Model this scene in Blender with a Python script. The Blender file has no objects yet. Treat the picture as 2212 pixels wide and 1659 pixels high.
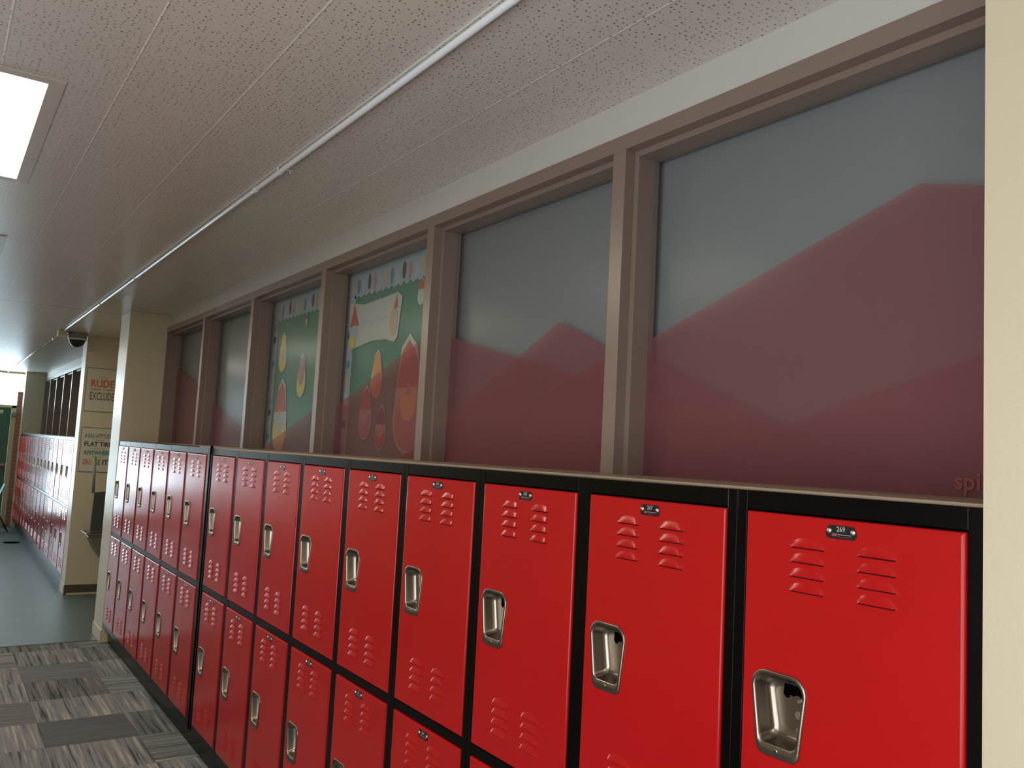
import bpy, bmesh, math, random
from mathutils import Vector, Matrix
random.seed(7)
S = bpy.context.scene
COL = S.collection
PI = math.pi

# ------------------------------------------------------------------ camera
def make_camera():
    f, yaw, pitch, roll = 1833.98, 0.59407, 0.08533, 0.05207
    F = Vector((math.sin(yaw)*math.cos(pitch), math.cos(yaw)*math.cos(pitch), math.sin(pitch)))
    ri = F.cross(Vector((0, 0, 1))).normalized(); up = ri.cross(F)
    c, s = math.cos(roll), math.sin(roll)
    R = c*ri + s*up; U = -s*ri + c*up
    cam = bpy.data.cameras.new('camera'); o = bpy.data.objects.new('camera', cam); COL.objects.link(o)
    m = Matrix((R, U, -F)).transposed().to_4x4(); m.translation = Vector((-1.2653, -0.6388, 1.6603))
    o.matrix_world = m
    cam.sensor_fit = 'HORIZONTAL'; cam.sensor_width = 36.0; cam.lens = f/2212*36.0
    cam.clip_start = 0.02
    S.camera = o
make_camera()

# ------------------------------------------------------------------ world, lights, exposure
w = bpy.data.worlds.new('sky'); S.world = w; w.use_nodes = True
bg = w.node_tree.nodes['Background']; bg.inputs[0].default_value = (0.78, 0.93, 1.0, 1); bg.inputs[1].default_value = 2.2
def area(name, loc, rot, sx, sy, power, col):
    l = bpy.data.lights.new(name, 'AREA'); l.shape = 'RECTANGLE'; l.size = sx; l.size_y = sy
    l.energy = power; l.color = col
    o = bpy.data.objects.new(name, l); COL.objects.link(o); o.location = loc; o.rotation_euler = rot
    return o
# daylight falling in through the glazed entrance at the far end of the corridor
area('daylight', (-1.35, 17.6, 1.45), (-PI/2, 0, 0), 2.7, 2.6, 108, (0.74, 0.9, 1.0))
# added fill light, as if from an unseen window in the left wall
area('window_daylight', (-2.72, -.75, 1.25), (0, -PI/2, 0), 1.8, 3.3, 52, (0.90, 0.92, 0.95))
LIGHT_E = 6.0                      # luminance of the troffer diffusers
S.view_settings.view_transform = 'Standard'; S.view_settings.look = 'None'
S.view_settings.exposure = 0.70; S.view_settings.gamma = 1.0; S.view_settings.use_curve_mapping = False

# ------------------------------------------------------------------ materials
def srgb(r, g, b):
    f = lambda v: (v/255/12.92) if v/255 <= .04045 else ((v/255+.055)/1.055)**2.4
    return (f(r), f(g), f(b), 1)
def mat(name, col, rough=.5, metal=0, spec=.5, coat=0, bump=0, bscale=200, noise=0, nscale=3):
    m = bpy.data.materials.new(name); m.use_nodes = True
    nt = m.node_tree; b = nt.nodes['Principled BSDF']
    b.inputs['Base Color'].default_value = col; b.inputs['Roughness'].default_value = rough
    b.inputs['Metallic'].default_value = metal; b.inputs['Specular IOR Level'].default_value = spec
    b.inputs['Coat Weight'].default_value = coat
    tc = nt.nodes.new('ShaderNodeTexCoord')
    if noise:
        n = nt.nodes.new('ShaderNodeTexNoise'); n.inputs['Scale'].default_value = nscale; n.inputs['Detail'].default_value = 4
        nt.links.new(tc.outputs['Object'], n.inputs['Vector'])
        mx = nt.nodes.new('ShaderNodeMix'); mx.data_type = 'RGBA'
        mx.inputs['A'].default_value = tuple(c*(1-noise) for c in col[:3])+(1,); mx.inputs['B'].default_value = tuple(min(1, c*(1+noise)) for c in col[:3])+(1,)
        nt.links.new(n.outputs['Fac'], mx.inputs['Factor']); nt.links.new(mx.outputs['Result'], b.inputs['Base Color'])
    if bump:
        n = nt.nodes.new('ShaderNodeTexNoise'); n.inputs['Scale'].default_value = bscale; n.inputs['Detail'].default_value = 3
        nt.links.new(tc.outputs['Object'], n.inputs['Vector'])
        bp = nt.nodes.new('ShaderNodeBump'); bp.inputs['Strength'].default_value = bump; bp.inputs['Distance'].default_value = .002
        nt.links.new(n.outputs['Fac'], bp.inputs['Height']); nt.links.new(bp.outputs['Normal'], b.inputs['Normal'])
    return m
def emis(name, col, e):
    m = bpy.data.materials.new(name); m.use_nodes = True; b = m.node_tree.nodes['Principled BSDF']
    b.inputs['Base Color'].default_value = (.8, .8, .8, 1); b.inputs['Emission Color'].default_value = col; b.inputs['Emission Strength'].default_value = e
    return m

M = {}
M['red'] = mat('red_enamel', (0.42, 0.007, 0.008, 1), .18, spec=.34, bump=.05, bscale=350, noise=.05, nscale=6)
M['black'] = mat('black_enamel', (0.0020, 0.0018, 0.0018, 1), .24, spec=.13, bump=.04, bscale=60)
M['steel'] = mat('brushed_steel', (0.29, 0.255, 0.215, 1), .27, metal=1, bump=.08, bscale=300)
M['rivet'] = mat('bright_rivet', (0.75, 0.74, 0.70, 1), .22, metal=1)
M['slot_shade'] = mat('louvre_slot_shade', (0.035, 0.003, 0.003, 1), .8, spec=.1)
M['dark'] = mat('dark_opening', (0.002, 0.002, 0.002, 1), .9, spec=0)
M['plate'] = mat('black_number_plate', (0.010, 0.009, 0.012, 1), .3)
M['engrave'] = mat('engraved_figures', (0.42, 0.40, 0.36, 1), .4)
M['logo'] = mat('plate_logo_red', (0.25, 0.07, 0.08, 1), .4)
M['cream'] = mat('cream_wall_paint', (0.575, 0.515, 0.375, 1), .32, spec=.45, bump=.25, bscale=120, noise=.04, nscale=2)
M['white_wall'] = mat('pale_wall_paint', (0.52, 0.525, 0.50, 1), .5, bump=.05, bscale=80)
M['taupe'] = mat('taupe_frame_paint', (0.225, 0.168, 0.140, 1), .32, spec=.5, bump=.05, bscale=60, noise=.04)
M['sill'] = mat('tan_sill_board', (0.33, 0.25, 0.18, 1), .45, noise=.12, nscale=9, bump=.2, bscale=50)
M['white'] = mat('white_metal', (0.78, 0.83, 0.88, 1), .28, spec=.5)
M['bracket'] = mat('beige_light_flange', (0.58, 0.54, 0.46, 1), .4)
M['diff'] = emis('light_diffuser', (1.0, 0.90, 0.72, 1), LIGHT_E)
M['backing'] = mat('grey_paper_backing', (0.205, 0.203, 0.205, 1), .8, noise=.05, nscale=3)
M['brownpanel'] = mat('brown_backing', (0.17, 0.145, 0.125, 1), .7)
M['green_paper'] = mat('green_board_paper', (0.115, 0.225, 0.165, 1), .8, noise=.06, nscale=4)
M['border'] = mat('pale_board_border', (0.34, 0.38, 0.42, 1), .8)
M['paperwhite'] = mat('white_paper', (0.46, 0.45, 0.41, 1), .8)
M['p_red'] = mat('red_paper', (0.45, 0.13, 0.10, 1), .8)
M['p_orange'] = mat('orange_paper', (0.60, 0.28, 0.12, 1), .8)
M['p_yellow'] = mat('yellow_paper', (0.60, 0.46, 0.14, 1), .8)
M['p_blue'] = mat('blue_paper', (0.16, 0.23, 0.34, 1), .8)
M['p_grey'] = mat('grey_paper', (0.38, 0.42, 0.45, 1), .8)
M['p_tan'] = mat('tan_paper', (0.45, 0.36, 0.24, 1), .8)
M['p_pink'] = mat('pink_paper', (0.42, 0.24, 0.23, 1), .8)
M['p_teal'] = mat('teal_ink', (0.03, 0.22, 0.20, 1), .7)
M['p_navy'] = mat('navy_ink', (0.03, 0.05, 0.10, 1), .7)
M['p_purple'] = mat('grey_purple_ink', (0.12, 0.09, 0.13, 1), .7)
M['poster'] = mat('poster_paper', (0.56, 0.55, 0.46, 1), .35)
M['poster_red'] = mat('poster_red_ink', (0.55, 0.14, 0.08, 1), .5)
M['poster_brown'] = mat('poster_brown_ink', (0.14, 0.09, 0.07, 1), .5)
M['ink_g'] = mat('green_ink', (0.10, 0.28, 0.08, 1), .6)
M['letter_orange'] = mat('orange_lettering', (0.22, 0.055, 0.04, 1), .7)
M['camgrey'] = mat('grey_camera_housing', (0.20, 0.22, 0.20, 1), .3)
M['slate'] = mat('dark_slate_panel', (0.030, 0.045, 0.045, 1), .45)
M['fountain'] = mat('grey_fountain_metal', (0.16, 0.15, 0.12, 1), .4, metal=.3)
M['basecove'] = mat('dark_cove_base', (0.06, 0.055, 0.04, 1), .5)
M['green_door'] = mat('green_door_paint', (0.045, 0.13, 0.095, 1), .35)
M['door_cream'] = mat('cream_jamb_paint', (0.50, 0.46, 0.28, 1), .4)
M['fibre'] = mat('dark_chair_metal', (0.05, 0.05, 0.05, 1), .4, metal=.6)
M['plastic'] = mat('pale_blue_plastic', (0.35, 0.48, 0.55, 1), .3)

def glass():
    m = bpy.data.materials.new('window_glass'); m.use_nodes = True; nt = m.node_tree; nt.nodes.clear()
    o = nt.nodes.new('ShaderNodeOutputMaterial'); mx = nt.nodes.new('ShaderNodeMixShader'); t = nt.nodes.new('ShaderNodeBsdfTransparent')
    g = nt.nodes.new('ShaderNodeBsdfGlossy'); g.inputs['Roughness'].default_value = .22
    g.inputs['Color'].default_value = (.9, .95, 1, 1)
    lw = nt.nodes.new('ShaderNodeLayerWeight'); lw.inputs['Blend'].default_value = .5
    p5 = nt.nodes.new('ShaderNodeMath'); p5.operation = 'POWER'; p5.inputs[1].default_value = 6; nt.links.new(lw.outputs['Facing'], p5.inputs[0])
    fr = nt.nodes.new('ShaderNodeMath'); fr.operation = 'MULTIPLY_ADD'; fr.inputs[1].default_value = .55; fr.inputs[2].default_value = .008; nt.links.new(p5.outputs[0], fr.inputs[0])
    t.inputs['Color'].default_value = (.90, .95, .96, 1)
    nt.links.new(fr.outputs[0], mx.inputs[0]); nt.links.new(t.outputs[0], mx.inputs[1]); nt.links.new(g.outputs[0], mx.inputs[2]); nt.links.new(mx.outputs[0], o.inputs[0])
    return m
M['glass'] = glass()
def film(name, tint, dif, fac):
    m = bpy.data.materials.new(name); m.use_nodes = True; nt = m.node_tree; nt.nodes.clear()
    o = nt.nodes.new('ShaderNodeOutputMaterial'); mx = nt.nodes.new('ShaderNodeMixShader'); t = nt.nodes.new('ShaderNodeBsdfTransparent')
    g = nt.nodes.new('ShaderNodeBsdfDiffuse'); g.inputs['Color'].default_value = dif; t.inputs['Color'].default_value = tint
    mx.inputs[0].default_value = fac
    nt.links.new(t.outputs[0], mx.inputs[1]); nt.links.new(g.outputs[0], mx.inputs[2]); nt.links.new(mx.outputs[0], o.inputs[0])
    return m
M['film'] = film('red_mountain_film', (.87, .59, .60, 1), (.42, .185, .195, 1), .30)

def N(nt, t, **k):
    n = nt.nodes.new(t)
    for a, b in k.items(): setattr(n, a, b)
    return n
def math_(nt, op, a, b=None, c=None):
    n = nt.nodes.new('ShaderNodeMath'); n.operation = op
    for i, v in enumerate((a, b, c)):
        if v is None: continue
        if isinstance(v, (int, float)): n.inputs[i].default_value = v
        else: nt.links.new(v, n.inputs[i])
    return n.outputs[0]
def mixc(nt, fac, a, b):
    n = nt.nodes.new('ShaderNodeMix'); n.data_type = 'RGBA'
    for s, v in (('Factor', fac), ('A', a), ('B', b)):
        if isinstance(v, (int, float, tuple)): n.inputs[s].default_value = v
        else: nt.links.new(v, n.inputs[s])
    return n.outputs['Result']

def ceiling_mat():
    m = bpy.data.materials.new('perforated_ceiling_board'); m.use_nodes = True; nt = m.node_tree; b = nt.nodes['Principled BSDF']
    tc = N(nt, 'ShaderNodeTexCoord'); sp = N(nt, 'ShaderNodeSeparateXYZ'); nt.links.new(tc.outputs['Object'], sp.inputs[0])
    X, Y = sp.outputs[0], sp.outputs[1]
    flat = N(nt, 'ShaderNodeCombineXYZ'); nt.links.new(X, flat.inputs[0]); nt.links.new(Y, flat.inputs[1])
    # punched holes: one per cell of a jittered grid, a third of the cells left blank, two sizes
    v = N(nt, 'ShaderNodeTexVoronoi', voronoi_dimensions='2D'); v.inputs['Scale'].default_value = 58; v.inputs['Randomness'].default_value = .62
    nt.links.new(flat.outputs[0], v.inputs['Vector'])
    sc = N(nt, 'ShaderNodeSeparateColor'); nt.links.new(v.outputs['Color'], sc.inputs[0])
    rad = math_(nt, 'MULTIPLY_ADD', sc.outputs[0], .12, .085)
    keep = math_(nt, 'GREATER_THAN', sc.outputs[1], .22)
    ins = math_(nt, 'LESS_THAN', v.outputs['Distance'], rad)
    hole = math_(nt, 'MULTIPLY', ins, keep)
    # bead joints every 0.307 m along the corridor, faint butt joints across
    xs = math_(nt, 'ADD', X, 0.584+0.307*20+.1535)
    fx = math_(nt, 'FRACT', math_(nt, 'DIVIDE', xs, .307))
    dx = math_(nt, 'ABSOLUTE', math_(nt, 'SUBTRACT', fx, .5))
    seam = math_(nt, 'LESS_THAN', dx, .0065)
    seamsh = math_(nt, 'LESS_THAN', math_(nt, 'ABSOLUTE', math_(nt, 'SUBTRACT', fx, .514)), .006)
    fy = math_(nt, 'FRACT', math_(nt, 'DIVIDE', math_(nt, 'ADD', Y, 20-.665+.305), .61))
    seamy = math_(nt, 'LESS_THAN', math_(nt, 'ABSOLUTE', math_(nt, 'SUBTRACT', fy, .5)), .0035)
    joint = math_(nt, 'LESS_THAN', math_(nt, 'ABSOLUTE', math_(nt, 'SUBTRACT', Y, 7.28)), .010)
    n = N(nt, 'ShaderNodeTexNoise'); n.inputs['Scale'].default_value = 1.3; nt.links.new(tc.outputs['Object'], n.inputs['Vector'])
    base = mixc(nt, n.outputs['Fac'], (.66, .625, .56, 1), (.72, .685, .615, 1))
    c = mixc(nt, math_(nt, 'MULTIPLY', seamy, .12), base, (.2, .18, .15, 1))
    c = mixc(nt, math_(nt, 'MULTIPLY', seamsh, .28), c, (.12, .10, .08, 1))
    c = mixc(nt, seam, c, (.98, .97, .92, 1))
    c = mixc(nt, math_(nt, 'MULTIPLY', joint, .7), c, (.10, .09, .08, 1))
    c = mixc(nt, math_(nt, 'MULTIPLY', hole, .76), c, (.13, .10, .075, 1))
    nt.links.new(c, b.inputs['Base Color'])
    b.inputs['Roughness'].default_value = .33; b.inputs['Specular IOR Level'].default_value = .5
    wv = N(nt, 'ShaderNodeTexNoise'); wv.inputs['Scale'].default_value = 3.2; nt.links.new(tc.outputs['Object'], wv.inputs['Vector'])
    h = math_(nt, 'SUBTRACT', math_(nt, 'MULTIPLY', wv.outputs['Fac'], .5), math_(nt, 'MULTIPLY', hole, .35))
    bp = N(nt, 'ShaderNodeBump'); bp.inputs['Strength'].default_value = .35; bp.inputs['Distance'].default_value = .01
    nt.links.new(h, bp.inputs['Height']); nt.links.new(bp.outputs[0], b.inputs['Normal'])
    return m
M['ceiling'] = ceiling_mat()

def carpet_mat():
    m = bpy.data.materials.new('quarter_turned_carpet_tiles'); m.use_nodes = True; nt = m.node_tree; b = nt.nodes['Principled BSDF']
    tc = N(nt, 'ShaderNodeTexCoord'); sp = N(nt, 'ShaderNodeSeparateXYZ'); nt.links.new(tc.outputs['Object'], sp.inputs[0])
    X, Y = sp.outputs[0], sp.outputs[1]
    T = .457
    tx = math_(nt, 'DIVIDE', math_(nt, 'ADD', X, .165+T*20), T); ty = math_(nt, 'DIVIDE', math_(nt, 'ADD', Y, -5.905+T*30), T)
    ix, iy = math_(nt, 'FLOOR', tx), math_(nt, 'FLOOR', ty)
    par = math_(nt, 'COMPARE', math_(nt, 'MODULO', math_(nt, 'ADD', ix, iy), 3.0), 1.0, .1)
    idv = N(nt, 'ShaderNodeCombineXYZ'); nt.links.new(ix, idv.inputs[0]); nt.links.new(iy, idv.inputs[1])
    wn = N(nt, 'ShaderNodeTexWhiteNoise', noise_dimensions='2D'); nt.links.new(idv.outputs[0], wn.inputs['Vector'])
    def streak(a, b_):
        cv = N(nt, 'ShaderNodeCombineXYZ'); nt.links.new(math_(nt, 'MULTIPLY', a, 46), cv.inputs[0]); nt.links.new(math_(nt, 'MULTIPLY', b_, 1.5), cv.inputs[1])
        nt.links.new(math_(nt, 'MULTIPLY', wn.outputs['Value'], 40), cv.inputs[2])
        n = N(nt, 'ShaderNodeTexNoise'); n.inputs['Scale'].default_value = 1; n.inputs['Detail'].default_value = 2.5; n.inputs['Roughness'].default_value = .65
        nt.links.new(cv.outputs[0], n.inputs['Vector']); return n.outputs['Fac']
    s = N(nt, 'ShaderNodeMix'); nt.links.new(par, s.inputs['Factor']); nt.links.new(streak(X, Y), s.inputs['A']); nt.links.new(streak(Y, X), s.inputs['B'])
    st = s.outputs['Result']
    r = N(nt, 'ShaderNodeValToRGB'); nt.links.new(st, r.inputs[0]); e = r.color_ramp.elements
    e[0].position = .33; e[0].color = (.045, .052, .06, 1); e[1].position = .68; e[1].color = (.40, .375, .325, 1)
    x = e.new(.42); x.color = (.16, .185, .205, 1); x = e.new(.56); x.color = (.22, .235, .24, 1)
    # some tiles are plain charcoal blue
    plain = math_(nt, 'MULTIPLY', par, math_(nt, 'COMPARE', math_(nt, 'MODULO', ix, 2.0), 1.0, .1))
    c = mixc(nt, math_(nt, 'MULTIPLY', plain, .8), r.outputs[0], (.115, .13, .155, 1))
    br = math_(nt, 'MULTIPLY_ADD', wn.outputs['Value'], .5, .7)
    hv = N(nt, 'ShaderNodeHueSaturation'); nt.links.new(br, hv.inputs['Value']); nt.links.new(c, hv.inputs['Color'])
    ex = math_(nt, 'MINIMUM', math_(nt, 'FRACT', tx), math_(nt, 'FRACT', ty)); edge = math_(nt, 'LESS_THAN', ex, .010)
    c = mixc(nt, math_(nt, 'MULTIPLY', edge, .35), hv.outputs[0], (.02, .02, .02, 1))
    nt.links.new(c, b.inputs['Base Color']); b.inputs['Roughness'].default_value = .85; b.inputs['Specular IOR Level'].default_value = .25
    bp = N(nt, 'ShaderNodeBump'); bp.inputs['Strength'].default_value = .4; bp.inputs['Distance'].default_value = .003
    nt.links.new(st, bp.inputs['Height']); nt.links.new(bp.outputs[0], b.inputs['Normal'])
    return m
M['carpet'] = carpet_mat()
M['hallfloor'] = mat('worn_teal_floor', (0.088, 0.125, 0.135, 1), .42, spec=.4, noise=.22, nscale=5, bump=.3, bscale=90)

def brick_mat():
    m = bpy.data.materials.new('red_brick'); m.use_nodes = True; nt = m.node_tree; b = nt.nodes['Principled BSDF']
    tc = N(nt, 'ShaderNodeTexCoord'); sp = N(nt, 'ShaderNodeSeparateXYZ'); nt.links.new(tc.outputs['Object'], sp.inputs[0])
    cv = N(nt, 'ShaderNodeCombineXYZ'); nt.links.new(math_(nt, 'ADD', sp.outputs[0], sp.outputs[1]), cv.inputs[0]); nt.links.new(sp.outputs[2], cv.inputs[1])
    br = N(nt, 'ShaderNodeTexBrick'); br.inputs['Scale'].default_value = 1; br.inputs['Brick Width'].default_value = .2; br.inputs['Row Height'].default_value = .075
    br.inputs['Mortar Size'].default_value = .006; br.inputs['Color1'].default_value = (.42, .17, .12, 1); br.inputs['Color2'].default_value = (.36, .15, .11, 1); br.inputs['Mortar'].default_value = (.16, .09, .07, 1)
    nt.links.new(cv.outputs[0], br.inputs['Vector']); nt.links.new(br.outputs['Color'], b.inputs['Base Color']); b.inputs['Roughness'].default_value = .6
    return m
M['brick'] = brick_mat()

# ------------------------------------------------------------------ mesh helpers
class MB:
    def __init__(self): self.bm = bmesh.new(); self.mats = []
    def mi(self, m):
        if m not in self.mats: self.mats.append(m)
        return self.mats.index(m)
    def box(self, a, b, m, bev=0):
        t = bmesh.new(); bmesh.ops.create_cube(t, size=1)
        for v in t.verts:
            for k in range(3): v.co[k] = a[k] if v.co[k] < 0 else b[k]
        if bev: bmesh.ops.bevel(t, geom=t.edges[:], offset=bev, segments=2, affect='EDGES', profile=.5)
        self.add(t, m)
    def add(self, t, m, smooth=False):
        i = self.mi(m); mp = {}
        for v in t.verts: mp[v] = self.bm.verts.new(v.co)
        for f in t.faces:
            try:
                g = self.bm.faces.new([mp[v] for v in f.verts]); g.material_index = i; g.smooth = smooth
            except ValueError: pass
        t.free()
    def face(self, pts, m, smooth=False):
        f = self.bm.faces.new([self.bm.verts.new(p) for p in pts]); f.material_index = self.mi(m); f.smooth = smooth
    def loft(self, loops, m, closed=True, cap0=False, cap1=False, smooth=True):
        i = self.mi(m); L = [[self.bm.verts.new(p) for p in l] for l in loops]; n = len(L[0])
        for a, b in zip(L, L[1:]):
            for k in range(n if closed else n-1):
                f = self.bm.faces.new((a[k], a[(k+1) % n], b[(k+1) % n], b[k])); f.material_index = i; f.smooth = smooth
        for c, l in ((cap0, L[0]), (cap1, L[-1])):
            if c: f = self.bm.faces.new(l); f.material_index = i
    def cyl(self, p, q, r, m, n=12, r2=None):
        p, q = Vector(p), Vector(q); d = (q-p).normalized(); a = d.orthogonal().normalized(); b = d.cross(a); r2 = r if r2 is None else r2
        self.loft([[c+(a*math.cos(2*PI*k/n)+b*math.sin(2*PI*k/n))*rr for k in range(n)] for c, rr in ((p, r), (q, r2))], m, True, True, True)
    def dome(self, c, axis, r, h, m, n=12):
        c = Vector(c); d = Vector(axis).normalized(); a = d.orthogonal().normalized(); b = d.cross(a)
        self.loft([[c+d*h*math.sin(t)+(a*math.cos(2*PI*k/n)+b*math.sin(2*PI*k/n))*r*max(.02, math.cos(t)) for k in range(n)] for t in [PI/2*j/4 for j in range(5)]], m, True, False, True)
    def mesh(self, name):
        bmesh.ops.recalc_face_normals(self.bm, faces=self.bm.faces[:])
        me = bpy.data.meshes.new(name); self.bm.to_mesh(me); self.bm.free()
        for k in self.mats: me.materials.append(M[k])
        return me
    def build(self, name, parent=None, loc=(0, 0, 0)):
        return link(name, self.mesh(name), parent, loc)
def link(name, data, parent=None, loc=(0, 0, 0), rot=(0, 0, 0)):
    o = bpy.data.objects.new(name, data); COL.objects.link(o)
    if parent: o.parent = parent
    o.location = loc; o.rotation_euler = rot
    return o
def tag(o, label=None, cat=None, group=None, kind=None):
    for k, v in (('label', label), ('category', cat), ('group', group), ('kind', kind)):
        if v: o[k] = v
    return o
def thing(name, loc, label, cat, group=None):
    return tag(link(name, None, None, loc), label, cat, group)
def struct(o): o['kind'] = 'structure'; return o
def text_mesh(s, size, xscale=1.0, bold=0.0, depth=0.0004):
    c = bpy.data.curves.new('t', 'FONT'); c.body = s; c.size = size; c.align_x = 'CENTER'; c.align_y = 'CENTER'; c.extrude = depth; c.offset = bold; c.resolution_u = 2
    o = bpy.data.objects.new('t', c); COL.objects.link(o)
    bpy.context.view_layer.update()
    me = bpy.data.meshes.new_from_object(o.evaluated_get(bpy.context.evaluated_depsgraph_get()))
    bpy.data.objects.remove(o); bpy.data.curves.remove(c)
    for v in me.vertices: v.co.x *= xscale
    return me
def add_text(mb, s, size, m, fn, xscale=1.0, bold=0.0, depth=.0004):
    """fn maps the (right, up, out) coordinates of the lettering to a place"""
    me = text_mesh(s, size, xscale, bold, depth); i = mb.mi(m); vs = [mb.bm.verts.new(fn(*v.co)) for v in me.vertices]
    for p in me.polygons:
        try: f = mb.bm.faces.new([vs[k] for k in p.vertices]); f.material_index = i
        except ValueError: pass
    bpy.data.meshes.remove(me)
def text_fit(mb, s, x0, x1, z0, z1, m, fn, bold=0.0):
    """lettering stretched to fill x0..x1 by z0..z1"""
    me = text_mesh(s, 1.0, 1.0, bold, 0.0); xs = [v.co.x for v in me.vertices]; ys = [v.co.y for v in me.vertices]
    i = mb.mi(m); vs = []
    for v in me.vertices:
        u = (v.co.x-min(xs))/(max(xs)-min(xs)); t = (v.co.y-min(ys))/(max(ys)-min(ys))
        vs.append(mb.bm.verts.new(fn(x0+(x1-x0)*u, z0+(z1-z0)*t, 0)))
    for p in me.polygons:
        try: f = mb.bm.faces.new([vs[k] for k in p.vertices]); f.material_index = i
        except ValueError: pass
    bpy.data.meshes.remove(me)

# ------------------------------------------------------------------ room shell
ZC = 2.706                       # ceiling height
XL = -2.78                       # opposite wall
YB, YE = -3.6, 16.8              # wall behind, entrance wall
PW = .4572                       # locker pitch
NEAR0, BANK1, POST = 0.0, 9*PW, .085
B2 = BANK1+POST                  # second group of the near bank
PIL = B2+6*PW                    # far pilaster near face
PIL1 = PIL+.40
ALC = 9.30                       # poster wall
F0 = 9.58                        # far bank start
F1 = F0+15*PW

mb = MB(); mb.box((XL, YB, -.1), (.6, 7.045, 0), 'carpet'); struct(mb.build('floor'))
mb = MB(); mb.box((XL, 7.045, -.1), (.6, YE+1.5, -.001), 'hallfloor'); struct(mb.build('floor'))
mb = MB(); mb.box((XL, 7.035, 0), (.05, 7.055, .003), 'basecove'); struct(mb.build('trim_1'))
mb = MB(); mb.box((XL, YB, ZC), (.7, YE+.2, ZC+.1), 'ceiling'); struct(mb.build('ceiling'))
mb = MB(); mb.box((XL-.1, YB, -.1), (XL, YE+.2, ZC+.1), 'cream'); struct(mb.build('wall_left'))
mb = MB()
for a, b in (((-2.5, .26), (1.0, .34)), ((-2.5, 2.16), (1.0, 2.24)), ((-2.5, .34), (-2.42, 2.16)), ((.92, .34), (1.0, 2.16)), ((-.79, .34), (-.71, 2.16))): mb.box((XL, a[0], a[1]), (XL+.05, b[0], b[1]), 'taupe', .003)
struct(mb.build('window_16'))  # unseen window frame, added to go with the side fill light
mb = MB(); mb.box((XL-.1, YB-.1, -.1), (.7, YB, ZC+.1), 'cream'); struct(mb.build('wall_back'))
# right wall: wall strips below and above the windows, closing back, pilasters, alcove
mb = MB()
for y0, y1 in ((0, PIL), (F0, F1)):
    q = MB(); q.box((.305, y0, 0), (.46, y1, 1.60), 'white_wall'); struct(q.build('wall_right'))
    q = MB(); q.box((.308, y0, 2.60), (.46, y1, ZC), 'white_wall'); struct(q.build('wall_right'))
    q = MB(); q.box((.46, y0, 0), (.60, y1, ZC), 'white_wall'); struct(q.build('wall_right'))
mb.box((.45, PIL1, 0), (.60, ALC, ZC), 'cream')
struct(mb.build('wall_right'))
mb = MB(); mb.box((0, -.36, 0), (.60, 0, ZC), 'cream'); mb.box((.30, YB, 0), (.60, -.36, ZC), 'cream'); struct(mb.build('wall_right'))
mb = MB(); mb.box((0, PIL, 0), (.60, PIL1, ZC), 'cream', .004); struct(mb.build('wall_right'))
mb = MB(); mb.box((0, ALC, 0), (.60, F0, ZC), 'cream', .004); struct(mb.build('wall_right'))
mb = MB(); mb.box((0, F1, 0), (.60, YE, ZC), 'cream'); struct(mb.build('wall_right'))
# cove bases
def base_run(name, pts):
    mb = MB()
    for (a, b) in pts: mb.box(a, b, 'basecove', .002)
    struct(mb.build(name))
base_run('baseboard_right', [((.0, ALC-.006, 0), (.45, ALC, .10)), ((.444, PIL1, 0), (.45, ALC, .10))])
mb = MB(); mb.box((-.008, PIL-.002, 0), (0, PIL1, .10), 'cream', .002); mb.box((-.008, ALC, 0), (0, F0, .10), 'cream', .002); struct(mb.build('baseboard_right'))
mb = MB(); mb.box((.02, ALC-.03, 0), (.33, ALC-.006, .018), 'door_cream', .003); struct(mb.build('trim_2'))
mb = MB(); mb.box((XL, YB, 0), (XL+.01, YE, .10), 'basecove'); struct(mb.build('baseboard_left'))

# ------------------------------------------------------------------ interior windows above the lockers
FX, SX, GX = .300, .336, .396       # frame face, stop face, glass
ZT, ZS = 2.555, 1.627               # opening top, sill
def frame_run(name, Ms, y0, y1, label=None):
    mb = MB(); mb.box((FX, y0, ZT), (.46, y1, 2.60), 'taupe', .001)
    for y in Ms: mb.box((FX, y-.027, ZS), (.46, y+.027, ZT), 'taupe', .001)
    mb.box((FX, y0, ZS), (.46, y0+.03, ZT), 'taupe', .001); mb.box((FX, y1-.03, ZS), (.46, y1, ZT), 'taupe', .001)
    return struct(mb.build(name))
MUL = [1.185, 2.312, 3.435, 4.600, 5.745]
frame_run('trim_3', MUL, 0, PIL)
mb = MB(); mb.box((.299, 0, 1.60), (.46, PIL, ZS), 'sill'); mb.box((.018, 0, 1.6205), (.299, 4.45, ZS), 'sill', .0012); struct(mb.build('trim_4'))

def clip(poly, y0, y1, z0, z1):
    def cut(P, ins, inter):
        out = []
        for i in range(len(P)):
            a, b = P[i-1], P[i]
            if ins(b):
                if not ins(a): out.append(inter(a, b))
                out.append(b)
            elif ins(a): out.append(inter(a, b))
        return out
    for ax, v, sg in ((0, y0, 1), (0, y1, -1), (1, z0, 1), (1, z1, -1)):
        if not poly: return poly
        def inter(a, b, ax=ax, v=v):
            t = (v-a[ax])/(b[ax]-a[ax]); return (a[0]+t*(b[0]-a[0]), a[1]+t*(b[1]-a[1]))
        poly = cut(poly, lambda p: (p[ax]-v)*sg >= -1e-9, inter)
    return poly
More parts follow.
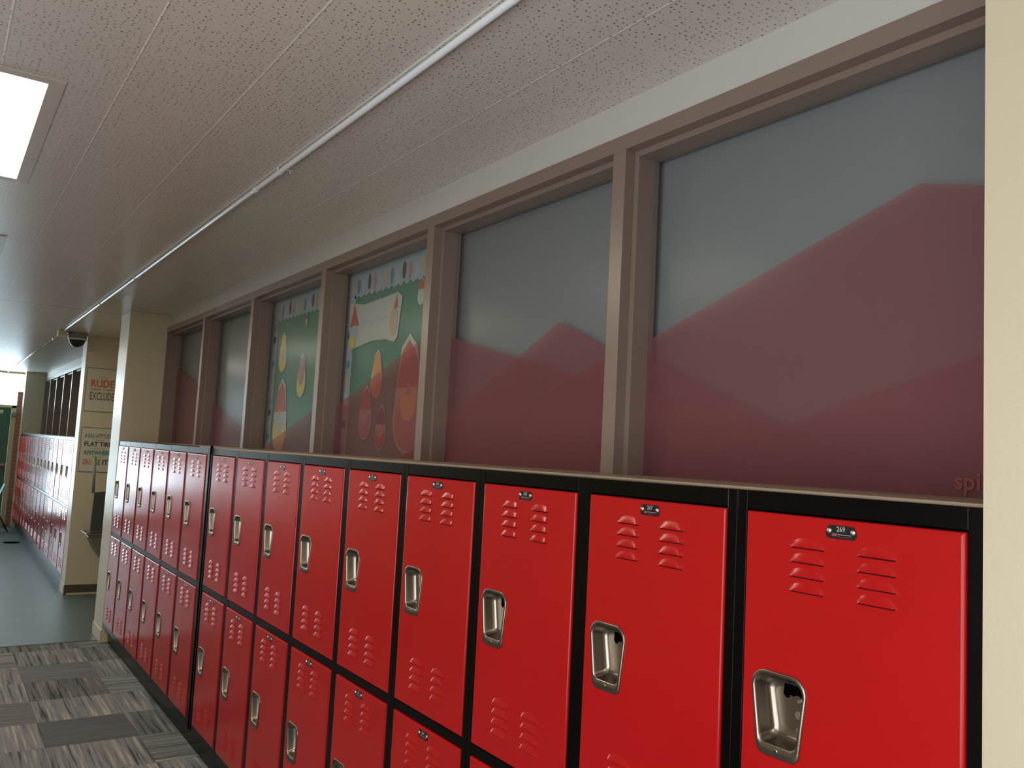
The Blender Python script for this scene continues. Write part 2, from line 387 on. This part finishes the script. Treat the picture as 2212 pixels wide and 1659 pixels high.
# mountain silhouettes in film (y, z), each a translucent layer
MOUNT = [
    [(-.2, 1.4), (-.2, 2.13), (.335, 2.276), (1.143, 2.010), (1.329, 1.974), (2.23, 1.66), (2.9, 1.4)],
    [(.0, 1.4), (.32, 1.615), (.67, 1.766), (1.137, 1.960), (1.331, 2.008), (1.566, 2.109), (2.232, 1.818), (2.485, 1.705), (2.80, 1.56)],
    [(-.3, 1.5), (.765, 1.778), (1.14, 1.859), (1.335, 1.893), (1.798, 2.007), (2.237, 2.112), (2.44, 2.160), (3.361, 1.878), (3.727, 1.850), (4.483, 1.640), (4.9, 1.5)],
    [(-.3, 1.4), (-.3, 2.06), (.199, 1.906), (.67, 1.766), (1.2, 1.600), (1.5, 1.4)],
    [(4.4, 1.5), (4.961, 1.745), (5.69, 1.945), (6.081, 2.072), (6.774, 2.235), (7.2, 2.33), (7.2, 1.4)],
]
def window(n, a, b, back):
    """a single light: stop bead frame > glass_pane, mountain_film, backing_panel"""
    mb = MB(); s = .018
    mb.box((SX, a, ZT-s), (GX+.02, b, ZT), 'taupe', .0008)
    mb.box((SX, a, ZS), (GX+.02, a+s, ZT-s), 'taupe', .0008); mb.box((SX, b-s, ZS), (GX+.02, b, ZT-s), 'taupe', .0008)
    fr = struct(mb.build('window_%d' % n))
    a2, b2, t2 = a+s, b-s, ZT-s
    mb = MB(); mb.face([(GX, a2, ZS), (GX, b2, ZS), (GX, b2, t2), (GX, a2, t2)], 'glass'); mb.build('glass_pane', fr)
    if back == 'grey' or back == 'board':
        mb = MB(); used = False
        for k, P in enumerate(MOUNT):
            Q = clip(P, a2, b2, ZS, t2)
            if len(Q) > 2: mb.face([(GX+.001+.0008*k, y, z) for y, z in Q], 'film'); used = True
        if used: mb.build('mountain_film', fr)
    if back != 'board':
        mb = MB(); mb.box((.440, a-.02, ZS-.02), (.446, b+.02, 2.6), 'backing' if back == 'grey' else 'brownpanel'); mb.build('backing_panel', fr)
    return fr
edges = [.03] + MUL + [PIL-.003]
for k in range(6):
    a = edges[k]+(.027 if k else 0); b = edges[k+1]-.027
    window(k+1, a, b, 'board' if k in (2+0, 3) else 'grey')
# window strip over the far bank
M2 = [10.70, 11.87, 12.85, 13.76, 14.70, 15.6]
frame_run('trim_5', M2, F0, F1)
mb = MB(); mb.box((.299, F0, 1.60), (.46, F1, ZS), 'sill'); mb.box((.018, F0, 1.6205), (.299, F1, ZS), 'sill'); struct(mb.build('trim_6'))
e2 = [F0+.03] + M2 + [F1-.003]
for k in range(7): window(7+k, e2[k]+(.027 if k else 0), e2[k+1]-.027, 'brown')

# faint orange lettering low in the nearest window
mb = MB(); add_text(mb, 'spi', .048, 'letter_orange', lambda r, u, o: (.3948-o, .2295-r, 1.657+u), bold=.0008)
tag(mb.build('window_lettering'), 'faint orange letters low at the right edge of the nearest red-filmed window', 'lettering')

# ------------------------------------------------------------------ bulletin boards behind the third and fourth window from the near pillar
BX = .440
def ell(mb, y, z, ry, rz, m, x, n=18, cut=None):
    P = [(y+ry*math.cos(2*PI*k/n), z+rz*math.sin(2*PI*k/n)) for k in range(n)]
    mb.loft([[(x, p[0], p[1]) for p in P], [(x-.0006, p[0], p[1]) for p in P]], m, True, True, True, smooth=False)
def poly(mb, pts, m, x):
    mb.loft([[(x, p[0], p[1]) for p in pts], [(x-.0006, p[0], p[1]) for p in pts]], m, True, True, True, smooth=False)
def board(y0, y1, label):
    t = thing('bulletin_board', (0, 0, 0), label, 'bulletin board', 'bulletin boards behind the windows')
    mb = MB(); mb.box((BX, y0-.025, ZS-.02), (BX+.01, y1+.025, 2.595), 'green_paper'); mb.build('paper_backing', t)
    mb = MB(); yL, zT = y1-.075, 2.425
    mb.box((BX-.002, y0-.02, zT), (BX, y1+.02, 2.56), 'border'); mb.box((BX-.002, yL, ZS-.02), (BX, y1+.02, zT), 'border')
    cs = ['p_pink', 'p_grey', 'p_tan', 'p_blue', 'p_grey', 'p_purple']
    k = 0; y = y0+.03
    while y < y1:                                   # printed bulbs along the border
        ell(mb, y, 2.47+.012*math.sin(k*2.1), .018, .042, cs[(k*5) % 6], BX-.0022, 10); ell(mb, y+.028, zT, .022, .012, 'border', BX-.0018, 10); y += .062; k += 1
    z = 2.38
    while z > 1.66: ell(mb, y1-.035, z, .026, .022, cs[(k*5) % 6], BX-.0022, 10); ell(mb, yL, z+.03, .010, .022, 'border', BX-.0018, 10); z -= .075; k += 1
    mb.build('scalloped_border', t)
    return t
board(2.339, 3.41, 'green bulletin board with a white banner, behind the wider of the two board windows')
board(3.462, 4.573, 'green bulletin board with yellow and red figures, farther of the two boards')
# white banner
mb = MB(); x = BX-.004
poly(mb, [(2.83, 2.175), (2.80, 2.36), (2.85, 2.385), (3.05, 2.375), (3.22, 2.37), (3.37, 2.395), (3.39, 2.36), (3.37, 2.18), (3.33, 2.155), (3.10, 2.18), (2.95, 2.175), (2.86, 2.155)], 'paperwhite', x)
poly(mb, [(3.26, 2.27), (3.375, 2.27), (3.35, 2.33), (3.33, 2.385), (3.305, 2.34)], 'p_red', x-.001); ell(mb, 3.32, 2.24, .05, .035, 'p_grey', x-.0016); ell(mb, 3.33, 2.19, .035, .032, 'p_yellow', x-.002)
poly(mb, [(2.84, 2.31), (2.885, 2.31), (2.855, 2.375)], 'p_red', x-.001); ell(mb, 2.875, 2.25, .042, .065, 'p_tan', x-.0016)
yy = 3.22
while yy > 2.95:                                    # illegible faint handwriting
    ell(mb, yy, 2.275+.006*math.sin(yy*60), .008, .012, 'p_grey', x-.001, 8); yy -= .024
tag(mb.build('paper_banner'), 'white paper banner with little figures at both ends, pinned on green board', 'banner')
def gnome(y, z, h, hat, body, beard, label, lean=0):
    """paper cutout: rounded body, beard, cone hat, pale outline"""
    mb = MB(); x = BX-.004; w = h*.26
    ell(mb, y, z+h*.30, w*1.10, h*.33, 'paperwhite', x); poly(mb, [(y+w*1.05, z+h*.45), (y+w*.55+lean, z+h*.93), (y+lean, z+h*1.04), (y-w*.55+lean, z+h*.93), (y-w*1.05, z+h*.45)], 'paperwhite', x-.0001)
    ell(mb, y, z+h*.28, w*.95, h*.28, body, x-.0010); ell(mb, y, z+h*.46, w*.62, h*.20, beard, x-.0018)
    poly(mb, [(y+w*.9, z+h*.56), (y+w*.45+lean, z+h*.88), (y+lean, z+h*.98), (y-w*.45+lean, z+h*.88), (y-w*.9, z+h*.56)], hat, x-.0026)
    ell(mb, y, z+h*.54, w*.16, h*.05, 'p_tan', x-.0034)
    tag(mb.build('paper_cutout'), label, 'paper cutout', 'paper figures on the bulletin boards')
gnome(3.02, 1.905, .22, 'p_orange', 'p_orange', 'p_orange', 'orange oval paper figure below the white banner')
gnome(3.12, 1.71, .25, 'p_red', 'p_pink', 'p_grey', 'red paper figure with grey beard, left behind red film')
gnome(2.94, 1.665, .20, 'p_purple', 'p_red', 'p_tan', 'small dark-hatted paper figure low on the board')
gnome(2.68, 1.66, .50, 'p_red', 'p_pink', 'p_yellow', 'largest pink paper figure beside the right mullion of the banner board', .02)
gnome(2.62, 2.30, .12, 'p_red', 'paperwhite', 'paperwhite', 'small white and red paper figure at upper right of banner board')
gnome(4.36, 2.10, .23, 'p_yellow', 'p_yellow', 'p_tan', 'tall yellow paper figure, upper left of farther board')
gnome(4.02, 1.94, .24, 'p_pink', 'p_yellow', 'p_pink', 'pink and tan paper figure in the middle of farther board')
gnome(4.33, 1.62, .42, 'p_red', 'p_yellow', 'p_grey', 'large figure with red cap and long yellow robe on farther board')
gnome(4.0, 2.335, .075, 'p_red', 'p_pink', 'paperwhite', 'tiny red paper figure near the top of farther board')

# ------------------------------------------------------------------ lockers
DZ = [1.584, .857]                  # door tops
DH = .694; U0, U1 = .0255, .4320
def outline(wt, wb, zt, zb, rt, rb, x, yc=.350, n=6):
    """rounded trapezoid, wide at the top"""
    P = []
    C = [(yc+wt/2-rt, zt-rt, rt, 0), (yc-wt/2+rt, zt-rt, rt, 1), (yc-wb/2+rb, zb+rb, rb, 2), (yc+wb/2-rb, zb+rb, rb, 3)]
    for cy, cz, r, q in C:
        for k in range(n+1):
            a = (q+k/n)*PI/2; P.append((x, cy+r*math.cos(a), cz+r*math.sin(a)))
    return P
def door_mesh():
    mb = MB()
    def rect(i, x): return [(x, U0+i, -i), (x, U1-i, -i), (x, U1-i, -DH+i), (x, U0+i, -DH+i)]
    r = .006; L = [rect(0, .018)]
    for k in range(5):
        t = PI/2*k/4; L.append(rect(r*(1-math.cos(t)), r*(1-math.sin(t))))
    mb.loft(L, 'red', smooth=False)
    o = L[-1]                                           # (U0 top), (U1 top), (U1 bottom), (U0 bottom)
    h = outline(.108, .084, -.2815, -.4055, .0272, .0150, 0); n = 7
    cor = [o[1], o[0], o[3], o[2]]
    for q in range(4):
        c = cor[q]; P = h[q*n:(q+1)*n]
        for k in range(n-1): mb.face([c, P[k], P[k+1]], 'red')
        mb.face([c, P[-1], h[((q+1) % 4)*n], cor[(q+1) % 4]], 'red')
    mb.loft([h, [(.015, p[1], p[2]) for p in h]], 'red', smooth=False)
    # louvres: two columns of four, near the top and again near the bottom
    for v0 in (.0545, .560):
        for c0 in (.129, .260):
            for j in range(4):
                zb = -(v0+.0252*j); Wd = .0755; n = 14; rows = []
                for t in (0, .04, .3, .6, .85, 1):
                    row = []
                    for q in range(n+1):
                        s = q/n; e = max(0, 1-(2*s-1)**2); hh = .0165*e**.55; d = .0052*min(1, (e*5.5))**.5
                        if t < 0: row.append((.001, c0+Wd*s, zb+.0015))
                        else: row.append((-d*(1-t**1.15) if t < 1 else -.0001, c0+Wd*s, zb+hh*t))
                    rows.append(row)
                mb.loft(rows, 'red', closed=False)
                mb.box((-.0006, c0+.005, zb-.0026), (.0002, c0+Wd-.005, zb+.0004), 'slot_shade')  # shade of the slot below the lip, painted as a dark strip
                mb.loft([rows[0], [(0, p[1], zb+.0002) for p in rows[0]]], 'slot_shade', closed=False)
    return mb.mesh('door')
def handle_mesh():
    mb = MB(); zt, zb = -.277, -.423
    L = [outline(.116, .092, zt, zb, .030, .018, -.0002),
         outline(.116, .092, zt, zb, .030, .018, -.0022),
         outline(.113, .089, zt-.0015, zb+.0015, .0285, .0165, -.0036),
         outline(.104, .080, zt-.006, zb+.019, .026, .013, -.0036),
         outline(.100, .077, zt-.008, zb+.0212, .0245, .0125, -.0012),
         outline(.098, .075, zt-.009, zb+.0222, .024, .012, .004),
         outline(.092, .068, zt-.013, zb+.026, .022, .012, .018),
         outline(.086, .062, zt-.017, zb+.030, .020, .012, .027),
         outline(.078, .054, zt-.022, zb+.036, .016, .010, .031),
         outline(.060, .040, zt-.032, zb+.046, .012, .008, .032)]
    mb.loft(L, 'steel', cap1=True)
    for (y, z, r, h) in ((.330, -.325, .0032, .003), (.331, -.349, .0068, .002), (.331, -.374, .0036, .003)):
        mb.cyl((.0318, y, z), (.0318-h, y, z), r, 'rivet', 14)
    mb.dome((-.0036, .3505, -.411), (-1, 0, 0), .0042, .0016, 'steel', 12); mb.box((-.0054, .3493, -.4122), (-.0050, .3517, -.4098), 'dark')
    # latch opening in the top of the cup
    poly(mb, [(.362, -.300), (.318, -.300), (.314, -.312), (.322, -.314), (.324, -.319), (.334, -.316), (.344, -.320), (.350, -.317), (.352, -.324), (.358, -.325), (.364, -.318)], 'dark', .0316)
    return mb.mesh('handle')
def plate_mesh(num):
    mb = MB(); yc, zc = .2315, -.0212; w, h = .0290, .0112
    o = [(yc+w-.006, zc+h), (yc-w+.006, zc+h), (yc-w+.001, zc+.004), (yc-w, zc-h+.007), (yc-w+.002, zc-h+.002), (yc-w+.006, zc-h), (yc+w-.006, zc-h), (yc+w-.002, zc-h+.002), (yc+w, zc-h+.007), (yc+w-.001, zc+.004)]
    mb.loft([[(-.0002, a, b) for a, b in o], [(-.0012, a, b) for a, b in o]], 'plate', True, False, True, smooth=False)
    for s in (-1, 1): mb.dome((-.0012, yc+s*.0225, zc+.0015), (-1, 0, 0), .0048, .0028, 'rivet', 14)
    if num:
        add_text(mb, num, .0118, 'engrave', lambda r, u, o_: (-.0016-o_, yc-r, zc+.0048+u), bold=.00012, depth=.0001, xscale=.92)
        mb.box((-.0014, yc+.008, zc-.007), (-.0012, yc+.017, zc-.002), 'logo')
        mb.box((-.0014, yc-.019, zc-.0042), (-.0012, yc+.007, zc-.0034), 'engrave'); mb.box((-.0014, yc-.018, zc-.0078), (-.0012, yc+.006, zc-.0072), 'logo')
    return mb.mesh('number_plate')
def frame_mesh(wd=PW, hinge=True):
    mb = MB(); g = .0004; t = .0012
    A, B = g, wd-g
    mb.box((.004, A, .1300), (.030, .0235, 1.6215), 'black', t); mb.box((.004, wd-.0235, .1300), (.030, B, 1.6215), 'black', t)
    mb.box((.0045, .0235, 1.587), (.030, wd-.0235, 1.6215), 'black', t); mb.box((.0045, .0235, .8605), (.030, wd-.0235, .8865), 'black', t)
    mb.box((.0045, .0235, .1300), (.030, wd-.0235, .1635), 'black', t)
    mb.box((.030, A, .13), (.296, A+.002, 1.62), 'black'); mb.box((.030, B-.002, .13), (.296, B, 1.62), 'black')
    mb.box((.030, A, 1.6175), (.296, B, 1.6198), 'black'); mb.box((.035, A, .872), (.29, B, .875), 'black'); mb.box((.030, A, .130), (.296, B, .133), 'black')
    mb.box((.293, A, .13), (.296, B, 1.62), 'black')
    for z in (1.578, .906, .851, .19):                              # hinge pins showing beside the door
        mb.cyl((.006, U0-.003, z-.006), (.006, U0-.003, z+.008), .0018, 'black', 8)
    return mb.mesh('frame')
DOOR, HAND, FRAME = door_mesh(), handle_mesh(), frame_mesh()
BLANKP = plate_mesh(None)
words = ['first', 'second', 'third', 'fourth', 'fifth', 'sixth', 'seventh', 'eighth', 'ninth', 'tenth', 'eleventh', 'twelfth', 'thirteenth', 'fourteenth', 'fifteenth']
def locker(y0, nums, label, group, tilt):
    t = thing('locker', (0, y0, 0), label, 'locker', group)
    link('frame', FRAME, t)
    for k in (0, 1):
        a = random.uniform(-tilt, tilt); b = random.uniform(-tilt, tilt)*.6
        d = link('door', DOOR, t, (0, 0, DZ[k]), (0, b, 0))
        # a slight swing about the hinge edge
        d.rotation_euler = (0, b*.5, a); d.location = (U0*math.sin(a)*1.0, 0, DZ[k])
        link('handle', HAND, d)['label'] = 'steel recessed handle'
        link('number_plate', plate_mesh(nums[k]) if nums else BLANKP, d)['label'] = 'black number plate with two rivets'
    return t
for i in range(15):
    y0 = i*PW if i < 9 else B2+(i-9)*PW
    n = 269-2*i
    if i == 0: lab = 'nearest red two-tier locker, upper plate 269, against the cream pillar'
    elif i == 1: lab = 'red two-tier locker with upper plate 267, second from the near cream pillar'
    elif i < 9: lab = 'red two-tier locker, %s from the near cream pillar' % words[i]
    else: lab = 'dull red two-tier locker past the dark post, %s of six counting away' % words[i-9]
    locker(y0, (str(n), str(n+1)) if i < 9 else (str(n), str(n+1)), lab, 'red lockers of the near bank', .0018)
for i in range(15):
    locker(F0+i*PW, None, 'red two-tier locker in the far shiny bank, %s beyond the poster wall' % words[i], 'red lockers of the far bank', .014)
# dark post closing the gap between the two groups, with its small top cap
mb = MB(); mb.box((.001, BANK1+.0006, .125), (.02, B2-.0006, 1.6215), 'black', .002); mb.box((-.0035, BANK1+.03, .125), (.001, BANK1+.055, 1.60), 'black', .0015)
t = thing('filler_post', (0, 0, 0), 'dark metal filler post between the two groups of near lockers', 'locker trim')
mb.build('post', t)
mb = MB(); mb.box((-.006, BANK1+.02, 1.590), (.012, BANK1+.062, 1.634), 'black', .003); mb.cyl((-.0062, BANK1+.055, 1.612), (-.008, BANK1+.055, 1.612), .004, 'rivet', 8); mb.build('end_cap', t)
def lbase(y0, y1, label):
    mb = MB(); mb.box((.05, y0, 0), (.29, y1, .13), 'black', .002)
    tag(mb.build('plinth'), label, 'plinth')
lbase(.002, PIL-.002, 'black recessed plinth under the near lockers, meeting the carpet')
lbase(F0+.002, F1-.002, 'black recessed plinth under the far lockers, along the teal floor')

# ------------------------------------------------------------------ ceiling fittings
def troffer(y0, y1, label):
    x0, x1 = -1.68, -1.074; f = .045
    t = thing('ceiling_light', (0, 0, ZC), label, 'ceiling light', 'recessed ceiling lights')
    mb = MB()
    for a, b in (((x0-f, y0-f), (x1+f, y0)), ((x0-f, y1), (x1+f, y1+f)), ((x0-f, y0), (x0, y1)), ((x1, y0), (x1+f, y1))):
        mb.box((a[0], a[1], -.004), (b[0], b[1], -.0003), 'bracket', .001)
    mb.build('frame', t)
    mb = MB(); mb.box((x0+.001, y0+.001, -.003), (x1-.001, y1-.001, -.001), 'diff'); mb.build('diffuser', t)
troffer(2.215, 3.40, 'lit rectangular ceiling panel at the left edge of the view')
troffer(-2.70, -1.51, 'lit rectangular ceiling panel above and behind the viewer')
for k, (a, s) in enumerate(((4.70, 'second'), (7.6, 'third'), (10.6, 'fourth'))): troffer(a, a+1.19, 'rectangular ceiling light further down the corridor, %s from the viewer' % s)

t = thing('conduit', (0, 0, 0), 'long pale conduit pipe running under the ceiling', 'pipe')
CX, CZ = -.264, 2.694
mb = MB(); mb.cyl((CX, -3.5, CZ), (CX, 9.02, CZ), .0098, 'white', 16); mb.cyl((CX, 9.12, CZ), (CX, YE, CZ), .0098, 'white', 16); mb.build('pipe', t)
for y in (-.6, 2.49, 5.3, 10.6, 13.3):
    mb = MB(); n = 10
    mb.loft([[(CX+0.0118*math.cos(PI*k/n), yy, CZ-0.0118*math.sin(PI*k/n)) for k in range(n+1)]+[(CX-.0118, yy, ZC), (CX-.0104, yy, ZC)]+[(CX+0.0104*math.cos(PI*(n-k)/n), yy, CZ-0.0104*math.sin(PI*(n-k)/n)) for k in range(n+1)]+[(CX+.0104, yy, ZC), (CX+.0118, yy, ZC)] for yy in (y-.009, y+.009)], 'white', True, True, True, smooth=False)
    mb.box((CX+.015, y-.010, ZC-.003), (CX+.045, y+.010, ZC), 'white'); mb.dome((CX+.030, y, ZC-.003), (0, 0, -1), .006, .004, 'rivet'); mb.dome((CX+.040, y+.006, ZC-.003), (0, 0, -1), .004, .008, 'rivet')
    mb.build('strap', t)
for y in (2.80, 6.7, 9.9):
    mb = MB(); mb.cyl((CX, y-.025, CZ), (CX, y+.025, CZ), .0118, 'white', 16); mb.build('coupling', t)
mb = MB(); mb.box((CX-.045, 9.02, ZC-.060), (CX+.045, 9.12, ZC), 'bracket', .004); mb.box((CX-.048, 9.016, ZC-.063), (CX+.048, 9.124, ZC-.060), 'white', .001)
tag(mb.build('junction_box'), 'small square junction box on the ceiling conduit near the dome camera', 'junction box')
# dome camera
t = thing('security_camera', (-.115, 9.16, ZC), 'grey dome camera on the ceiling before the poster wall', 'camera')
def lathe(mb, prof, m, n=24): mb.loft([[(r*math.cos(2*PI*k/n), r*math.sin(2*PI*k/n), z) for k in range(n)] for r, z in prof], m, True, True, True)
mb = MB(); lathe(mb, [(.098, 0), (.098, -.016), (.092, -.020), (.088, -.055), (.084, -.060)], 'camgrey'); mb.build('housing', t)
mb = MB(); lathe(mb, [(.080, -.058), (.078, -.085), (.064, -.118), (.040, -.140), (.010, -.150)], 'plate'); mb.build('dome', t)
mb = MB(); lathe(mb, [(.084, -.060), (.090, -.064), (.088, -.072), (.080, -.074)], 'white'); mb.build('ring', t)

# ------------------------------------------------------------------ posters on the wall facing the viewer
PY = ALC-.004
def P3(r, u, o): return (r, PY-.0022-o, u)
def poster(z0, z1, label, bmat, lines):
    t = thing('poster', (0, 0, 0), label, 'poster', 'posters on the alcove wall')
    x0, x1 = .022, .41
    mb = MB(); mb.box((x0, PY-.001, z0), (x1, PY+.003, z1), 'poster'); mb.build('sheet', t)
    mb = MB(); b = .006
    for a, c in (((x0, z0), (x1, z0+b)), ((x0, z1-b), (x1, z1)), ((x0, z0), (x0+b*.7, z1)), ((x1-b*.7, z0), (x1, z1))): mb.box((a[0], PY-.0018, a[1]), (c[0], PY-.001, c[1]), bmat)
    mb.build('border_line', t)
    mb = MB()
    for ln in lines:
        if ln[0] == 'bar': mb.box((ln[1], PY-.0022, ln[3]), (ln[2], PY-.001, ln[4]), ln[5])
        else: text_fit(mb, ln[0], ln[1], ln[2], ln[3], ln[4], ln[5], P3, bold=ln[6] if len(ln) > 6 else .012)
    mb.build('lettering', t)
poster(1.905, 2.371, 'upper poster with red and dark block words above another poster', 'poster_brown', [
    ("IT'S", .145, .225, 2.262, 2.276, 'poster_brown', 0), ('RUDE', .070, .300, 2.165, 2.248, 'poster_red', .035), ('bar', .068, .165, 2.138, 2.149, 'poster_red'), ('TO', .185, .215, 2.135, 2.152, 'poster_brown', 0), ('bar', .225, .300, 2.138, 2.149, 'poster_red'),
    ('EXCLUDE!', .070, .318, 2.030, 2.115, 'poster_brown', .01)])
poster(1.268, 1.738, 'lower poster with teal, navy and rainbow words under the first poster', 'p_navy', [
    ('A BAD ATTITUDE', .060, .320, 1.628, 1.672, 'p_purple', .01), ('IS LIKE A', .14, .25, 1.602, 1.614, 'p_purple', 0), ('FLAT TIRE', .062, .325, 1.540, 1.588, 'p_navy', .03), ("YOU CAN'T GO", .13, .26, 1.512, 1.524, 'p_purple', 0),
    ('ANYWHERE', .060, .325, 1.450, 1.498, 'p_teal', .03), ('UNTIL YOU', .14, .25, 1.424, 1.436, 'p_purple', 0),
    ('CH', .060, .108, 1.345, 1.405, 'p_red', .03), ('A', .110, .140, 1.345, 1.405, 'p_orange', .03), ('N', .143, .172, 1.345, 1.405, 'p_yellow', .03), ('G', .175, .203, 1.345, 1.405, 'ink_g', .03), ('E', .207, .229, 1.345, 1.405, 'p_teal', .03), ('IT!', .250, .320, 1.345, 1.405, 'p_navy', .03)])

# ------------------------------------------------------------------ wall fountain in the alcove
t = thing('drinking_fountain', (0, 8.8, 0), 'dark wall fountain with thin ledge in the alcove below the posters', 'drinking fountain')
mb = MB()
def slab(mb, prof, y0, y1, m): mb.loft([[(x, y0, z) for x, z in prof], [(x, y1, z) for x, z in prof]], m, True, True, True, smooth=False)
slab(mb, [(.105, .655), (.13, .60), (.17, .52), (.24, .43), (.32, .34), (.449, .30), (.449, .68), (.105, .68)], -.16, .16, 'fountain'); mb.build('apron', t)
mb = MB(); mb.box((.062, -.19, .680), (.449, .19, .694), 'steel', .003); mb.box((.085, -.17, .655), (.449, .17, .668), 'steel', .003); mb.build('ledge', t)
mb = MB(); slab(mb, [(.118, .700), (.125, 1.085), (.300, 1.105), (.449, 1.105), (.449, .700)], -.02, .03, 'slate'); mb.build('splash_panel', t)
mb = MB(); mb.cyl((.120, .02, 1.08), (.107, .02, 1.44), .014, 'camgrey', 12); mb.build('riser_pipe', t)

# ------------------------------------------------------------------ entrance at the far end
mb = MB(); mb.box((-.075, YE, 0), (.10, YE+.2, 2.36), 'brick'); struct(mb.build('wall_end'))
mb = MB()
mb.box((-.150, YE, 0), (-.075, YE+.12, 2.10), 'door_cream', .003); mb.box((XL, YE, 2.06), (-.075, YE+.10, 2.11), 'door_cream', .003); mb.box((-.70, YE, 0), (-.64, YE+.10, 2.06), 'door_cream', .003)
mb.box((-1.68, YE, 0), (-1.62, YE+.10, 2.06), 'door_cream', .003); mb.box((XL, YE, 0), (XL+.05, YE+.1, ZC), 'door_cream'); mb.box((XL, YE, 2.67), (.1, YE+.1, ZC), 'door_cream'); mb.box((.06, YE, 2.36), (.6, YE+.1, ZC), 'cream')
mb.box((XL, YE, 0), (-1.62, YE+.08, .72), 'cream'); mb.box((XL, YE, 1.12), (-1.62, YE+.08, 2.06), 'cream'); mb.box((XL, YE, .72), (-2.55, YE+.08, 1.12), 'cream'); mb.box((-1.85, YE, .72), (-1.62, YE+.08, 1.12), 'cream'); mb.box((.1, YE, 0), (.6, YE+.1, ZC), 'cream')
struct(mb.build('trim_7'))
d = MB(); d.box((-.64, YE+.02, .0), (-.152, YE+.06, 2.06), 'green_door', .003); d1 = struct(d.build('door_1'))
mb = MB(); mb.box((-.62, YE-.05, 1.035), (-.175, YE-.02, 1.085), 'steel', .006); mb.box((-.60, YE-.02, 1.04), (-.56, YE+.02, 1.08), 'steel'); mb.box((-.22, YE-.02, 1.04), (-.18, YE+.02, 1.08), 'steel'); mb.build('push_bar', d1)
mb = MB(); mb.box((-.36, YE+.016, 1.955), (-.272, YE+.020, 2.02), 'poster'); mb.build('sign', d1)
d = MB()
for a, b in (((-1.62, 0), (-1.52, 2.06)), ((-.80, 0), (-.70, 2.06)), ((-1.52, 0), (-.80, .25)), ((-1.52, 1.96), (-.80, 2.06)), ((-1.52, .98), (-.80, 1.06))): d.box((a[0], YE+.02, a[1]), (b[0], YE+.06, b[1]), 'green_door', .003)
d2 = struct(d.build('door_2'))
mb = MB(); mb.face([(-1.52, YE+.04, .25), (-.80, YE+.04, .25), (-.80, YE+.04, 1.96), (-1.52, YE+.04, 1.96)], 'glass'); mb.build('glass_pane', d2)
mb = MB(); mb.face([(-2.55, YE+.05, .72), (-1.85, YE+.05, .72), (-1.85, YE+.05, 1.12), (-2.55, YE+.05, 1.12)], 'glass'); struct(mb.build('window_14'))
mb = MB(); mb.face([(XL+.05, YE+.05, 2.11), (.06, YE+.05, 2.11), (.06, YE+.05, 2.67), (XL+.05, YE+.05, 2.67)], 'glass'); struct(mb.build('window_15'))
# small closer fitting beside the door head
t = thing('door_closer', (-.10, YE-.03, 1.93), 'small dark metal bracket on the brick beside the entrance door', 'door fitting')
mb = MB(); mb.box((-.03, -.03, -.02), (.03, .03, .06), 'camgrey', .006); mb.build('body', t)
mb = MB(); mb.cyl((-.02, -.02, -.03), (-.05, -.03, .03), .012, 'steel', 8); mb.build('arm', t)

# ------------------------------------------------------------------ chair at the left edge, drain
t = thing('school_chair', (-.47, 15.9, 0), 'pale blue school chair with dark legs at the left edge', 'chair')
mb = MB(); n = 8; L = []
for j in range(n+1):
    s = j/n; L.append([(-.20+.40*k/8, -.20+.40*s, .445+.012*math.cos(2*PI*k/8)*.5-.01*math.sin(PI*s)) for k in range(9)])
mb.loft(L, 'plastic', closed=False); mb.loft([[(p[0], p[1], p[2]-.008) for p in l] for l in L], 'plastic', closed=False); mb.build('seat', t)
mb = MB(); L = []
for j in range(n+1):
    s = j/n; L.append([(.17+.10*s, -.19+.38*k/8, .50+.27*s) for k in range(9)])
mb.loft(L, 'plastic', closed=False); mb.loft([[(p[0]+.010, p[1], p[2]) for p in l] for l in L], 'plastic', closed=False); mb.build('backrest', t)
for sx, sy in ((-1, -1), (-1, 1), (1, -1), (1, 1)):
    mb = MB(); mb.cyl((.14*sx, .15*sy, .44), (.24*sx if sx < 0 else .36, .20*sy, .012), .011, 'fibre', 10); mb.cyl((.24*sx if sx < 0 else .36, .20*sy, .014), (.24*sx if sx < 0 else .36, .20*sy, 0), .016, 'fibre', 10); mb.build('leg', t)
for sy in (-1, 1):
    mb = MB(); mb.cyl((.12, .15*sy, .44), (.20, .15*sy, .52), .010, 'fibre', 8); mb.build('back_support', t)
mb = MB(); n = 24
mb.loft([[(-.15+r*math.cos(2*PI*k/n), 14.1+r*math.sin(2*PI*k/n), z) for k in range(n)] for r, z in ((.115, -.001), (.112, .003), (.03, .004))], 'dark', True, False, True)
tag(mb.build('floor_drain'), 'dark round floor drain cover on the teal floor', 'drain')
